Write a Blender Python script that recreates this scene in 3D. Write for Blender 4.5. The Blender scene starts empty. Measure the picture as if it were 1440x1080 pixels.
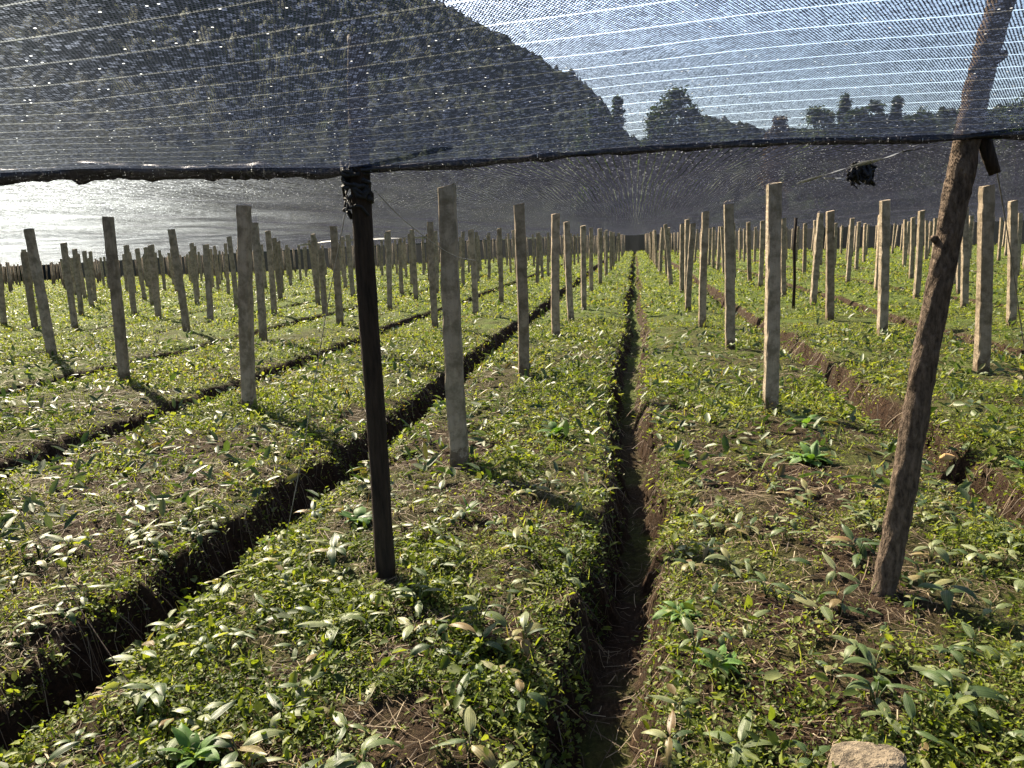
import bpy, bmesh, math, random
import numpy as np
from mathutils import Matrix, Vector

random.seed(7)
RNG = np.random.default_rng(11)
R = math.radians
sc = bpy.context.scene
COL = sc.collection

# ------------------------------------------------------------------ camera, sky, sun, exposure
CAM_LOC = (0.0, 0.0, 1.5)
cam_d = bpy.data.cameras.new('camera')
cam = bpy.data.objects.new('camera', cam_d)
COL.objects.link(cam)
sc.camera = cam
cam_d.sensor_width = 36.0
cam_d.lens = 1081.0 / 1440.0 * 36.0
cam_d.clip_start = 0.05
cam_d.clip_end = 5000
cam.matrix_world = (Matrix.Translation(CAM_LOC) @ Matrix.Rotation(R(9.303), 4, 'Z')
                    @ Matrix.Rotation(R(90 - 10.4224), 4, 'X') @ Matrix.Rotation(R(-2.0), 4, 'Z'))

SUN_AZ, SUN_EL = -46.0, 40.0          # degrees, azimuth measured from +Y towards +X
world = bpy.data.worlds.new('World')
sc.world = world
world.use_nodes = True
wn = world.node_tree
sky = wn.nodes.new('ShaderNodeTexSky')
sky.sky_type = 'NISHITA'
sky.sun_disc = False
sky.sun_elevation = R(SUN_EL)
sky.sun_rotation = R(SUN_AZ)
sky.air_density = 1.0
sky.dust_density = 2.0
sky.ozone_density = 1.0
bg = wn.nodes['Background']
bg.inputs['Strength'].default_value = 0.061
wn.links.new(sky.outputs['Color'], bg.inputs['Color'])

sun_d = bpy.data.lights.new('sun', 'SUN')
sun_d.energy = 5.0
sun_d.angle = R(0.5)
sun_d.color = (1.0, 0.88, 0.68)
sun = bpy.data.objects.new('sun', sun_d)
COL.objects.link(sun)
sdir = Vector((math.sin(R(SUN_AZ)) * math.cos(R(SUN_EL)), math.cos(R(SUN_AZ)) * math.cos(R(SUN_EL)), math.sin(R(SUN_EL))))
sun.rotation_euler = sdir.to_track_quat('Z', 'Y').to_euler()
sun.location = sdir * 60

sc.view_settings.view_transform = 'Standard'
sc.view_settings.look = 'None'
sc.view_settings.exposure = 2.5
sc.view_settings.gamma = 1.0
sc.cycles.max_bounces = 6
sc.cycles.diffuse_bounces = 3
sc.cycles.glossy_bounces = 2
sc.cycles.transmission_bounces = 4
sc.cycles.transparent_max_bounces = 16
sc.cycles.caustics_reflective = False
sc.cycles.caustics_refractive = False


# ------------------------------------------------------------------ helpers
def tag(o, label=None, cat=None, group=None, kind=None):
    if label: o['label'] = label
    if cat: o['category'] = cat
    if group: o['group'] = group
    if kind: o['kind'] = kind
    return o


def link_mesh(name, me, mat=None, parent=None):
    o = bpy.data.objects.new(name, me)
    COL.objects.link(o)
    if mat: me.materials.append(mat)
    if parent: o.parent = parent
    return o


def np_mesh(name, verts, faces_idx, nper, smooth=True, rnd=None):
    """verts (N,3); faces_idx flat int array; nper = verts per face (int) ; rnd per-face floats"""
    me = bpy.data.meshes.new(name)
    verts = np.ascontiguousarray(verts, dtype=np.float32)
    idx = np.ascontiguousarray(faces_idx, dtype=np.int32).ravel()
    nf = len(idx) // nper
    me.vertices.add(len(verts))
    me.vertices.foreach_set('co', verts.ravel())
    me.loops.add(len(idx))
    me.loops.foreach_set('vertex_index', idx)
    me.polygons.add(nf)
    me.polygons.foreach_set('loop_start', np.arange(nf, dtype=np.int32) * nper)
    if smooth:
        me.polygons.foreach_set('use_smooth', np.ones(nf, dtype=bool))
    if rnd is not None:
        a = me.attributes.new('rnd', 'FLOAT', 'FACE')
        a.data.foreach_set('value', np.ascontiguousarray(rnd, dtype=np.float32))
    me.update(calc_edges=True)
    return me


def grid_mesh(name, P, smooth=True, flip=False):
    """P (ny,nx,3)"""
    ny, nx = P.shape[:2]
    i = np.arange(ny * nx).reshape(ny, nx)
    q = np.stack([i[:-1, :-1], i[:-1, 1:], i[1:, 1:], i[1:, :-1]], -1).reshape(-1, 4)
    if flip: q = q[:, ::-1]
    return np_mesh(name, P.reshape(-1, 3), q, 4, smooth)


_perm = RNG.random((256, 256))
def vnoise(x, y, seed=0):
    x = np.asarray(x, float) + seed * 17.37; y = np.asarray(y, float) + seed * 9.71
    xi = np.floor(x).astype(int); yi = np.floor(y).astype(int)
    fx = x - xi; fy = y - yi
    fx = fx * fx * (3 - 2 * fx); fy = fy * fy * (3 - 2 * fy)
    g = lambda a, b: _perm[a % 256, b % 256]
    return (g(xi, yi) * (1 - fx) * (1 - fy) + g(xi + 1, yi) * fx * (1 - fy)
            + g(xi, yi + 1) * (1 - fx) * fy + g(xi + 1, yi + 1) * fx * fy)

def fbm(x, y, seed=0, oct=4):
    s = 0; a = .5; t = 0
    for k in range(oct):
        s = s + a * vnoise(np.asarray(x) * 2 ** k, np.asarray(y) * 2 ** k, seed + k * 3); t += a; a *= .5
    return s / t

def sstep(a, b, x):
    t = np.clip((x - a) / (b - a), 0, 1); return t * t * (3 - 2 * t)


class G:
    """tiny node-graph helper"""
    def __init__(s, name):
        s.m = bpy.data.materials.new(name); s.m.use_nodes = True
        s.t = s.m.node_tree; s.t.nodes.clear()
        s.out = s.n('ShaderNodeOutputMaterial')
    def n(s, typ, **kw):
        x = s.t.nodes.new(typ)
        for k, v in kw.items(): setattr(x, k, v)
        return x
    def put(s, sock, v):
        if hasattr(v, 'is_linked') or isinstance(v, bpy.types.NodeSocket): s.t.links.new(v, sock)
        else: sock.default_value = v
    def math(s, op, a, b=0.0, c=None, clamp=False):
        x = s.n('ShaderNodeMath', operation=op, use_clamp=clamp)
        s.put(x.inputs[0], a); s.put(x.inputs[1], b)
        if c is not None: s.put(x.inputs[2], c)
        return x.outputs[0]
    def ramp(s, fac, stops, interp='LINEAR'):
        x = s.n('ShaderNodeValToRGB'); x.color_ramp.interpolation = interp
        els = x.color_ramp.elements
        while len(els) < len(stops): els.new(0.5)
        for e, (p, c) in zip(els, stops):
            e.position = p; e.color = (c[0], c[1], c[2], 1) if hasattr(c, '__len__') else (c, c, c, 1)
        s.put(x.inputs[0], fac); return x.outputs[0]
    def noise(s, vec, scale, detail=4, rough=.6, dist=0.0):
        x = s.n('ShaderNodeTexNoise'); s.put(x.inputs['Vector'], vec)
        x.inputs['Scale'].default_value = scale; x.inputs['Detail'].default_value = detail
        x.inputs['Roughness'].default_value = rough; x.inputs['Distortion'].default_value = dist
        return x.outputs['Fac']
    def coord(s, kind='Object'):
        return s.n('ShaderNodeTexCoord').outputs[kind]
    def scale(s, vec, sx, sy, sz):
        x = s.n('ShaderNodeMapping'); s.put(x.inputs['Vector'], vec); x.inputs['Scale'].default_value = (sx, sy, sz)
        return x.outputs[0]
    def mixc(s, f, a, b, mode='MIX'):
        x = s.n('ShaderNodeMix', data_type='RGBA', blend_type=mode)
        s.put(x.inputs[0], f); s.put(x.inputs[6], a); s.put(x.inputs[7], b); return x.outputs[2]
    def bump(s, h, strength=.5, dist=.01):
        x = s.n('ShaderNodeBump'); x.inputs['Strength'].default_value = strength
        x.inputs['Distance'].default_value = dist; s.put(x.inputs['Height'], h); return x.outputs[0]
    def principled(s, col, rough=.7, spec=.3, normal=None):
        x = s.n('ShaderNodeBsdfPrincipled'); s.put(x.inputs['Base Color'], col)
        s.put(x.inputs['Roughness'], rough); x.inputs['Specular IOR Level'].default_value = spec
        if normal: s.put(x.inputs['Normal'], normal)
        return x.outputs[0]
    def mixs(s, f, a, b):
        x = s.n('ShaderNodeMixShader'); s.put(x.inputs[0], f); s.put(x.inputs[1], a); s.put(x.inputs[2], b); return x.outputs[0]
    def bsdf(s, typ, col, **kw):
        x = s.n('ShaderNodeBsdf' + typ); s.put(x.inputs['Color'], col)
        for k, v in kw.items(): s.put(x.inputs[k], v)
        return x.outputs[0]
    def done(s, sh):
        s.t.links.new(sh, s.out.inputs['Surface']); return s.m


c4 = lambda r, g, b: (r, g, b, 1.0)

# ------------------------------------------------------------------ materials
def mat_ground():
    g = G('soil_with_straw'); co = g.coord()
    n1 = g.noise(co, 1.3, 5); n2 = g.noise(co, 38, 5, .7); n3 = g.noise(g.scale(co, 90, 25, 60), 1.0, 3, .7)
    soil = g.ramp(n2, [(.25, (.008, .005, .003)), (.5, (.026, .014, .008)), (.75, (.065, .037, .020))])
    straw = g.ramp(n3, [(.3, (.012, .008, .005)), (.55, (.042, .028, .016)), (.8, (.12, .083, .048))])
    col = g.mixc(g.ramp(n1, [(.4, 0), (.62, 1)]), soil, straw)
    # green moss film on the bed tops away from the furrows
    moss = g.ramp(g.noise(co, .8, 6, .65), [(.45, 0), (.6, 1)])
    sep = g.n('ShaderNodeSeparateXYZ'); g.put(sep.inputs[0], co)
    far = g.math('MULTIPLY', g.math('SUBTRACT', sep.outputs[1], 5.0), .06, clamp=True)
    up = g.n('ShaderNodeSeparateXYZ'); g.put(up.inputs[0], g.n('ShaderNodeNewGeometry').outputs['Normal'])
    flat = g.ramp(up.outputs[2], [(.75, 0), (.95, 1)])
    mf = g.math('MULTIPLY', g.math('MULTIPLY', g.math('ADD', g.math('MULTIPLY', moss, .6), far, clamp=True), flat), .8)
    col = g.mixc(mf, col, g.ramp(n2, [(.3, (.03, .05, .01)), (.7, (.11, .15, .025))]))
    h = g.math('ADD', g.noise(co, 60, 6, .75), g.math('MULTIPLY', g.noise(co, 9, 4), 2.0))
    return g.done(g.principled(col, .95, .1, g.bump(h, 1.0, .02)))


def mat_leaf(name, stops, trans=.46, rough=.55, spec=.25, tint=(1.5, 1.5, .45)):
    g = G(name)
    at = g.n('ShaderNodeAttribute', attribute_name='rnd')
    oi = g.n('ShaderNodeObjectInfo')
    f = g.math('FRACT', g.math('ADD', at.outputs['Fac'], g.math('MULTIPLY', oi.outputs['Random'], .37)))
    col = g.ramp(f, stops)
    col = g.mixc(.35, col, g.mixc(g.noise(g.coord(), 55, 2), c4(.6, .6, .6), c4(1.4, 1.4, 1.4)), 'MULTIPLY')
    tcol = g.mixc(1.0, col, c4(*tint), 'MULTIPLY')
    sh = g.mixs(trans, g.principled(col, rough, spec), g.bsdf('Translucent', tcol))
    return g.done(sh)


def mat_crop():
    g = G('pleated_leaf')
    at = g.n('ShaderNodeAttribute', attribute_name='rnd')
    oi = g.n('ShaderNodeObjectInfo')
    f = g.math('FRACT', g.math('ADD', at.outputs['Fac'], oi.outputs['Random']))
    col = g.ramp(f, [(0, (.035, .060, .018)), (.3, (.065, .10, .032)), (.55, (.125, .155, .062)), (.8, (.18, .205, .10)), (.93, (.18, .17, .065)), (1, (.15, .095, .04))])
    col = g.mixc(1.0, col, g.ramp(g.n('ShaderNodeAttribute', attribute_name='vein').outputs['Fac'], [(0, (.62, .68, .58)), (1, (1.30, 1.24, 1.30))]), 'MULTIPLY')
    col = g.mixc(.55, col, g.mixc(g.noise(g.scale(g.coord(), 1, 1, 1), 30, 3), c4(.55, .6, .5), c4(1.4, 1.35, 1.4)), 'MULTIPLY')
    sh = g.mixs(.33, g.principled(col, .5, .35), g.bsdf('Translucent', g.mixc(1.0, col, c4(1.2, 1.3, .6), 'MULTIPLY')))
    return g.done(sh)


def mat_post(name, a, b, moss=.12):
    g = G(name); co = g.coord()
    oi = g.n('ShaderNodeObjectInfo')
    off = g.n('ShaderNodeVectorMath', operation='ADD'); g.put(off.inputs[0], co)
    comb = g.n('ShaderNodeCombineXYZ'); r9 = g.math('MULTIPLY', oi.outputs['Random'], 37.0)
    for k in range(3): g.put(comb.inputs[k], r9)
    g.put(off.inputs[1], comb.outputs[0]); v = off.outputs[0]
    grain = g.noise(g.scale(v, 70, 70, 4), 1.0, 5, .7, .3)
    blot = g.noise(v, 9, 5, .7)
    col = g.mixc(grain, c4(*a), c4(*b))
    col = g.mixc(g.ramp(blot, [(.42, 0), (.62, .8)]), col, c4(a[0] * .55, a[1] * .55, a[2] * .5))
    col = g.mixc(g.math('MULTIPLY', g.ramp(g.noise(v, 4, 4), [(.5, 0), (.65, 1)]), moss), col, c4(.07, .09, .04))
    var = g.ramp(oi.outputs['Random'], [(0, (.70, .65, .58)), (.35, (1, .96, .90)), (.7, (.86, .83, .77)), (1, (1.15, 1.05, .95))])
    col = g.mixc(1.0, col, var, 'MULTIPLY')
    sp = g.n('ShaderNodeSeparateXYZ'); g.put(sp.inputs[0], co)
    splash = g.math('LESS_THAN', sp.outputs[2], g.math('MULTIPLY_ADD', g.noise(v, 22, 5, .7), .5, -.13))
    col = g.mixc(g.math('MULTIPLY', splash, .65), col, c4(.085, .055, .032))
    h = g.math('ADD', grain, g.noise(v, 45, 5, .7))
    return g.done(g.principled(col, .9, .15, g.bump(h, .8, .008)))


def mat_net(name, pitch, ang, strip_axis, strip_pitch, thread_col, trans_col, skew=0.0, glint=.985, fold=None, strip_gain=.8):
    """knitted shade cloth: real open cells in the weave, flat reinforcement yarns every strip_pitch metres"""
    g = G(name); co = g.coord()
    sep = g.n('ShaderNodeSeparateXYZ'); g.put(sep.inputs[0], co)
    X, Y = sep.outputs[0], sep.outputs[1]
    Yk = g.math('MULTIPLY_ADD', X, skew, Y)
    wob = g.math('MULTIPLY', g.math('SUBTRACT', g.noise(co, 6, 3), .5), .012)
    u = g.math('DIVIDE', g.math('ADD', X, wob), pitch)
    v = g.math('DIVIDE', g.math('ADD', Yk, wob), pitch)
    row = g.math('FLOOR', v)
    u2 = g.math('MULTIPLY_ADD', g.math('FLOORED_MODULO', row, 2.0), .5, u)
    fu = g.math('SUBTRACT', g.math('FRACT', u2), .5)
    fv = g.math('SUBTRACT', g.math('FRACT', v), .5)
    wn_ = g.n('ShaderNodeTexWhiteNoise', noise_dimensions='2D')
    cx = g.n('ShaderNodeCombineXYZ'); g.put(cx.inputs[0], g.math('FLOOR', u2)); g.put(cx.inputs[1], row)
    g.put(wn_.inputs['Vector'], cx.outputs[0])
    rnd = wn_.outputs['Value']
    r2 = g.math('ADD', g.math('MULTIPLY', g.math('MULTIPLY', fu, fu), 4.0), g.math('MULTIPLY', g.math('MULTIPLY', fv, fv), 4.0))
    lw = g.n('ShaderNodeLayerWeight'); lw.inputs[0].default_value = .5
    cosv = g.math('SUBTRACT', 1.0, lw.outputs['Facing'])
    lim = g.ramp(cosv, ang)                                  # threads are as thick as wide: cells close up edge-on
    lim = g.math('MULTIPLY', lim, g.math('MULTIPLY_ADD', rnd, 1.0, .40))
    lim = g.math('MULTIPLY', lim, g.math('MULTIPLY_ADD', g.noise(co, 9, 5, .75), .9, .55))
    hole = g.math('LESS_THAN', r2, lim)
    S = X if strip_axis == 'X' else Yk
    fs = g.math('ABSOLUTE', g.math('SUBTRACT', g.math('FRACT', g.math('DIVIDE', g.math('ADD', S, g.math('MULTIPLY', wob, .6)), strip_pitch)), .5))
    strip = g.math('LESS_THAN', fs, .0035 / strip_pitch)
    spark = g.math('MULTIPLY', g.math('GREATER_THAN', rnd, glint), g.math('LESS_THAN', r2, .45))  # stray cells turned near-white: sun glints painted into the weave
    nrm = None
    if fold is not None:
        hf = g.noise(g.scale(co, *fold), 1.0, 4, .6, 0)
        nrm = g.bump(hf, .35, .05)
    tc = g.mixc(g.noise(co, 90, 2), c4(*[k * .5 for k in thread_col]), c4(*[k * 1.5 for k in thread_col]))
    dif = g.bsdf('Diffuse', tc)
    rnd2 = g.math('FRACT', g.math('MULTIPLY', rnd, 57.31))
    spk = g.math('MULTIPLY_ADD', g.math('POWER', rnd2, 7.0), 3.4, .55)     # random stitches get a brighter colour, a painted sparkle on the threads
    cs = g.n('ShaderNodeCombineXYZ')
    for k in range(3): g.put(cs.inputs[k], g.math('MULTIPLY', spk, trans_col[k]))
    tr = g.bsdf('Translucent', cs.outputs[0])
    rf = g.bsdf('Refraction', c4(.72, .84, 1.0), Roughness=.52, IOR=1.45)
    gl = g.bsdf('Glossy', c4(.5, .5, .55), Roughness=.35)
    if nrm:
        for s_ in g.t.nodes:
            if s_.bl_idname in ('ShaderNodeBsdfDiffuse', 'ShaderNodeBsdfTranslucent', 'ShaderNodeBsdfRefraction', 'ShaderNodeBsdfGlossy'):
                g.put(s_.inputs['Normal'], nrm)
    th = g.mixs(.45, dif, tr)
    th = g.mixs(.06, th, gl)
    rfw = g.math('MULTIPLY', spk, .0005 if fold is None else .0075)
    if fold is not None:
        rfw = g.math('MULTIPLY', rfw, g.ramp(g.noise(g.scale(co, 26, 5, 1), 1.0, 4, .75), [(.36, .12), (.50, .7), (.66, 1.0)]))
        rfw = g.math('MULTIPLY', rfw, g.ramp(g.noise(g.scale(co, 1.2, .35, 1), 1.0, 4, .6), [(.36, .35), (.62, 1.0)]))
        rfw = g.math('MULTIPLY', rfw, 1.7)
    th = g.mixs(rfw, th, rf)
    bright = g.mixs(.6, g.bsdf('Translucent', c4(.75, .78, .8)), g.bsdf('Diffuse', c4(.6, .62, .65)))
    bright = g.mixs(.02 if fold is None else .07, bright, rf)
    th = g.mixs(spark, th, bright)
    th = g.mixs(g.math('MULTIPLY', g.math('MULTIPLY', strip, strip_gain), g.math('MULTIPLY', spk, g.ramp(g.noise(g.scale(co, 5, .5, 1), 1.0, 4), [(.36, 0), (.58, 1)])) if fold else 1.0), th, bright)
    fac = g.math('MULTIPLY', hole, g.math('SUBTRACT', 1.0, spark))
    fac = g.math('MAXIMUM', fac, g.math('MULTIPLY', strip, .78))
    return g.done(g.mixs(fac, th, g.bsdf('Transparent', c4(1, 1, 1))))


def mat_plain(name, c1, c2, scale=20, rough=.8, spec=.2, stretch=(1, 1, 1), bump=.4, bd=.006):
    g = G(name); co = g.scale(g.coord(), *stretch)
    n = g.noise(co, scale, 5, .65)
    return g.done(g.principled(g.ramp(n, [(.3, c1), (.7, c2)]), rough, spec, g.bump(n, bump, bd)))


M_GROUND = mat_ground()
M_WEED = mat_leaf('small_weed_leaves', [(0, (.022, .040, .008)), (.25, (.058, .084, .014)), (.5, (.112, .143, .024)), (.75, (.17, .195, .038)), (.9, (.21, .225, .11)), (.97, (.15, .11, .045)), (1, (.12, .07, .03))])
M_BRIGHT = mat_leaf('fresh_green_leaf', [(0, (.045, .10, .018)), (.5, (.085, .165, .035)), (1, (.14, .22, .07))], .38, .55, .25)
M_CROP = mat_crop()
M_STRAW = mat_leaf('dry_straw', [(0, (.035, .022, .013)), (.4, (.09, .06, .034)), (.8, (.20, .145, .085)), (1, (.36, .29, .19))], .1, .7, .3, (1, 1, 1))
M_POST = mat_post('weathered_grey_post', (.25, .205, .155), (.47, .405, .325))
M_DARKPOST = mat_plain('dark_stained_wood', (.012, .009, .007), (.050, .034, .024), 1.0, .85, .15, (50, 50, 6), 1.0, .012)
M_BARK = mat_plain('bark', (.032, .023, .017), (.18, .132, .096), 1.0, .95, .12, (60, 60, 22), 1.0, .03)
NEAR_ANG = [(0, .0), (.03, .03), (.10, .20), (.26, .40), (.6, .80), (1, .85)]
FAR_ANG = [(0, .0), (.05, .0), (.12, .08), (.3, .45), (.6, .80), (1, .84)]
M_NETN = mat_net('knitted_shade_cloth', .0068, NEAR_ANG, 'Y', .135, (.013, .015, .023), (.017, .022, .038), skew=.06, glint=.997, strip_gain=.42)
M_NETF = mat_net('knitted_shade_cloth_lengthwise', .009, FAR_ANG, 'X', .036, (.018, .018, .026), (.017, .018, .028), glint=.985, fold=(12, .05, 1), strip_gain=.16)
M_ROLL = mat_net('rolled_shade_cloth', .0035, [(0, 0), (.5, .05), (1, .25)], 'X', 3.1, (.012, .012, .015), (.02, .02, .025), glint=.985, strip_gain=0)
M_WIRE = mat_plain('galvanised_wire', (.10, .095, .085), (.25, .24, .22), 60, .5, .5)
M_TAPE = mat_leaf('pale_plastic_tape', [(0, (.2, .21, .22)), (1, (.3, .31, .32))], .5, .35, .5, (1, 1, 1))
M_ROCK = mat_plain('lichened_rock', (.05, .040, .030), (.27, .215, .15), 22, .9, .2, (1, 1, 1.6), 1.0, .05)
M_BLACK = mat_plain('black_net_scrap', (.006, .006, .007), (.03, .03, .034), 70, .8, .3)


# ------------------------------------------------------------------ the lie of the land
FURROWS = [-26.6, -24.2, -21.8, -19.4, -17.0, -14.6, -12.15, -9.75, -7.25, -4.65, -2.15, -0.03, 2.13, 4.55, 6.95, 9.35, 11.8, 14.2, 16.6, 19.0]
WALL = np.array([(-116, 104), (-82, 93), (-31, 71), (-12, 80), (-3, 93), (4, 93), (9, 84), (16, 71), (45, 66), (64, 62)], float)
wall_y = lambda x: np.interp(x, WALL[:, 0], WALL[:, 1])
drop = lambda x: -.018 * np.maximum(0, -np.asarray(x) - 8)

def furrow_dist(x, y):
    """signed distance to the nearest furrow, and how deep that furrow is cut"""
    x = np.asarray(x, float); y = np.asarray(y, float)
    best = np.full(np.broadcast(x, y).shape, 9.0)
    for k, f in enumerate(FURROWS):
        cx = f - (.10 * (1 - sstep(2.0, 4.4, y)) if abs(f) < .1 else 0) + .05 * np.sin(y * .55 + k * 1.7) * sstep(2, 6, y) + .05 * (fbm(y * .9, y * 0 + k * 5.1, 3) - .5)
        d = x - cx
        best = np.where(np.abs(d) < np.abs(best), d, best)
    return best

def zground(x, y):
    x = np.asarray(x, float); y = np.asarray(y, float)
    d = furrow_dist(x, y)
    a = np.abs(d) + .16 * (fbm(x * 2.6, y * 2.6, 5) - .5) + .07 * (fbm(x * 19, y * 19, 6, 2) - .5)
    cut = 1 - sstep(.08, .215, a)
    z = -(.34 + .10 * (fbm(x * 1.2, y * .8, 14) - .5)) * cut - .09 * np.exp(-np.maximum(a - .12, 0) / .18) * (1 - cut)
    z = z + .05 * (fbm(x * 1.1, y * 1.1, 8) - .5) + .06 * (fbm(x * 5, y * 5, 2, 3) - .5) * (1 - .5 * cut) + .012 * (fbm(x * 22, y * 22, 4, 2) - .5)
    return z + drop(x)

def axis(parts):
    out = []
    for a, b, s in parts: out.append(np.arange(a, b, s))
    return np.concatenate(out + [[parts[-1][1]]])

gx = axis([(-420, -120, 30), (-120, -30, 1.0), (-30, -12, .12), (-12, -4, .05), (-4, 4, .025), (4, 12, .05), (12, 24, .12), (24, 70, 1.0), (70, 420, 30)])
gy = axis([(-20, -1, 1.0), (-1, 1.2, .2), (1.2, 7, .03), (7, 16, .08), (16, 40, .3), (40, 110, 1.5), (110, 500, 30)])
GX, GY = np.meshgrid(gx, gy)
inside = (GX > -30) & (GX < 24)
GZ = np.where(inside, zground(GX, GY), drop(np.maximum(GX, -120)) - .02)
GZ = np.where((GY < .5), np.minimum(GZ, GZ), GZ)
tag(link_mesh('ground', grid_mesh('ground', np.stack([GX, GY, GZ], -1)), M_GROUND), 'furrowed brown soil of the raised planting beds', kind='structure')


# hills seen through the cloth
def hills():
    az = np.radians(np.arange(-82, 62, .16))
    prof = [(-82, 20), (-60, 25), (-46, 26), (-34, 23.5), (-25, 20.2), (-13.8, 16.2), (-11.5, 14.9), (-9.4, 14.0), (-7, 12.6), (-4.5, 11.1), (-2.9, 10.0), (-2.1, 9.2), (-1.2, 8.3), (-.4, 7.3), (.3, 6.7),
            (1, 6.6), (3, 7.2), (5, 8.0), (6.6, 7.7), (8.5, 7.0), (11, 6.6), (14, 6.7), (18, 6.9), (24, 6.7), (35, 7.5), (62, 9)]
    p = np.array(prof)
    deg = np.degrees(az)
    el = np.interp(deg, p[:, 0], p[:, 1])
    Rr = np.interp(deg, [-82, -6, 0, 62], [430, 400, 300, 300])
    t = np.concatenate([np.linspace(0, 1, 110), np.linspace(1.01, 1.6, 12)])
    A, T = np.meshgrid(az, t)
    E = np.interp(np.degrees(A), p[:, 0], p[:, 1])
    RR = np.interp(np.degrees(A), [-82, -6, 0, 62], [430, 400, 300, 300])
    r = 118 + (RR - 118) * T
    H = 1.5 + RR * np.tan(np.radians(E))
    h = H * np.where(T < 1, sstep(-.12, 1.12, T) * 1.02, np.maximum(1 - (T - 1) * .8, .2)) - 1.2
    x = r * np.sin(A); y = r * np.cos(A)
    b = (fbm(x / 9, y / 9, 21, 4) - .5) * 6 * sstep(.04, .3, T) + (fbm(x / 40, y / 40, 25, 3) - .5) * 7 * sstep(.1, .5, T) * (1 - sstep(.75, 1, T))
    b += (fbm(x / 2.6, y / 2.6, 30, 2) - .5) * 7 * sstep(.04, .3, T)
    h = np.where(T <= 0.0, -3.5, h + b)
    g = G('wooded_hillside'); co = g.coord()
    n = g.noise(co, .22, 6, .7); n2 = g.noise(co, .03, 4, .6)
    col = g.ramp(n, [(.3, (.007, .013, .007)), (.55, (.017, .027, .013)), (.75, (.032, .043, .020))])
    col = g.mixc(g.ramp(n2, [(.45, 0), (.65, .5)]), col, c4(.034, .038, .022))
    o = link_mesh('hills', grid_mesh('hills', np.stack([x, y, h], -1)), g.done(g.principled(col, .95, .05, g.bump(n, 1, 2.0))))
    tag(o, 'dark wooded mountain slope falling to low hills beyond the field', kind='structure')
hills()


# ------------------------------------------------------------------ shade cloth roof
def net_z(x, y):
    """height of the cloth over the field"""
    x = np.asarray(x, float); y = np.asarray(y, float)
    z = 1.885 + .10 * sstep(-4, -10, x) * 0 + .10 * np.clip((-x - 3) / 6, 0, 1) - .03 * np.clip((x - 2) / 6, 0, 1)
    sag = .05 * np.cos((x - 1.15) / 2.4 * 2 * np.pi) * .5 + .02 * np.cos(y / 3.0 * 2 * np.pi)
    return z + sag + .05 * (fbm(x * .5, y * .22, 41) - .5) + .03 * (fbm(x * 2.4, y * .3, 43, 3) - .5) + drop(x)

def rope_z(x):
    return 1.845 + .012 * np.sin(np.asarray(x) * 2.3 + 1) + .035 * np.clip((-np.asarray(x) - 1.2) / 1.7, 0, 1)
EDGE_Y = 3.21

# cloth beyond the seam, its yarns running down the field
xs = axis([(-115, -30, 1.0), (-30, -8, .25), (-8, 8, .10), (8, 24, .25), (24, 62, 1.0)])
ts = np.linspace(0, 1, 150) ** 1.7
NX, NT = np.meshgrid(xs, ts)
NY = EDGE_Y + NT * (wall_y(NX) - EDGE_Y)
blend = sstep(0, 2.2, NY - EDGE_Y)
NZ = net_z(NX, NY) * blend + (rope_z(np.clip(NX, -6, 6)) + drop(NX) - .02) * (1 - blend)
o = link_mesh('shade_net', grid_mesh('shade_net', np.stack([NX, NY, NZ], -1), flip=True), M_NETF)
tag(o, 'dark shade cloth roof stretched over the post rows beyond the seam', 'shade net', 'shade cloth over the field')

# cloth over the viewer, its pale yarns running across
xs = np.arange(-9, 9.01, .1); ys = np.arange(-5, EDGE_Y + .01, .075)
ys[-1] = EDGE_Y
NX, NY = np.meshgrid(xs, ys)
b = sstep(0, 1.2, EDGE_Y - NY)
NZ = rope_z(NX) + b * (.035 + .016 * NX * 0) + .045 * (fbm(NX * .8, NY * .8, 51, 3) - .5) * b + .03 * np.clip(NX, -3, 3) * b * .5
o = link_mesh('shade_net', grid_mesh('shade_net', np.stack([NX, NY, NZ], -1), flip=True), M_NETN)
tag(o, 'sheer blue-black shade cloth overhead with pale cross yarns, this side of the seam', 'shade net', 'shade cloth over the field')


def tube_arr(pts, rad, seg=10, wob=0.0, seed=0, cap=True):
    pts = [Vector(p) for p in pts]; n = len(pts)
    V = []; F = []
    up = Vector((0, 0, 1))
    for i, p in enumerate(pts):
        t = (pts[min(i + 1, n - 1)] - pts[max(i - 1, 0)]).normalized()
        a = t.cross(up)
        if a.length < .05: a = t.cross(Vector((0, 1, 0)))
        a.normalize(); b_ = a.cross(t)
        r = rad[i] if hasattr(rad, '__len__') else rad
        for k in range(seg):
            th = 2 * math.pi * k / seg
            rr = r
            if wob:
                rr *= 1 + wob * (float(fbm(k * 6.0 / seg + seed + 3 * math.cos(th), i * .37 + 2 * math.sin(th), seed % 7, 3)) - .5) * 2
            V.append(p + a * math.cos(th) * rr + b_ * math.sin(th) * rr)
    for i in range(n - 1):
        for k in range(seg):
            F.append((i * seg + k, i * seg + (k + 1) % seg, (i + 1) * seg + (k + 1) % seg, (i + 1) * seg + k))
    if cap:
        F.append(tuple(range(seg))[::-1]); F.append(tuple((n - 1) * seg + k for k in range(seg)))
    return V, F

def py_mesh(name, V, F, smooth=True):
    me = bpy.data.meshes.new(name)
    me.from_pydata([tuple(v) for v in V], [], F)
    if smooth:
        for p in me.polygons: p.use_smooth = True
    me.update()
    return me

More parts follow.
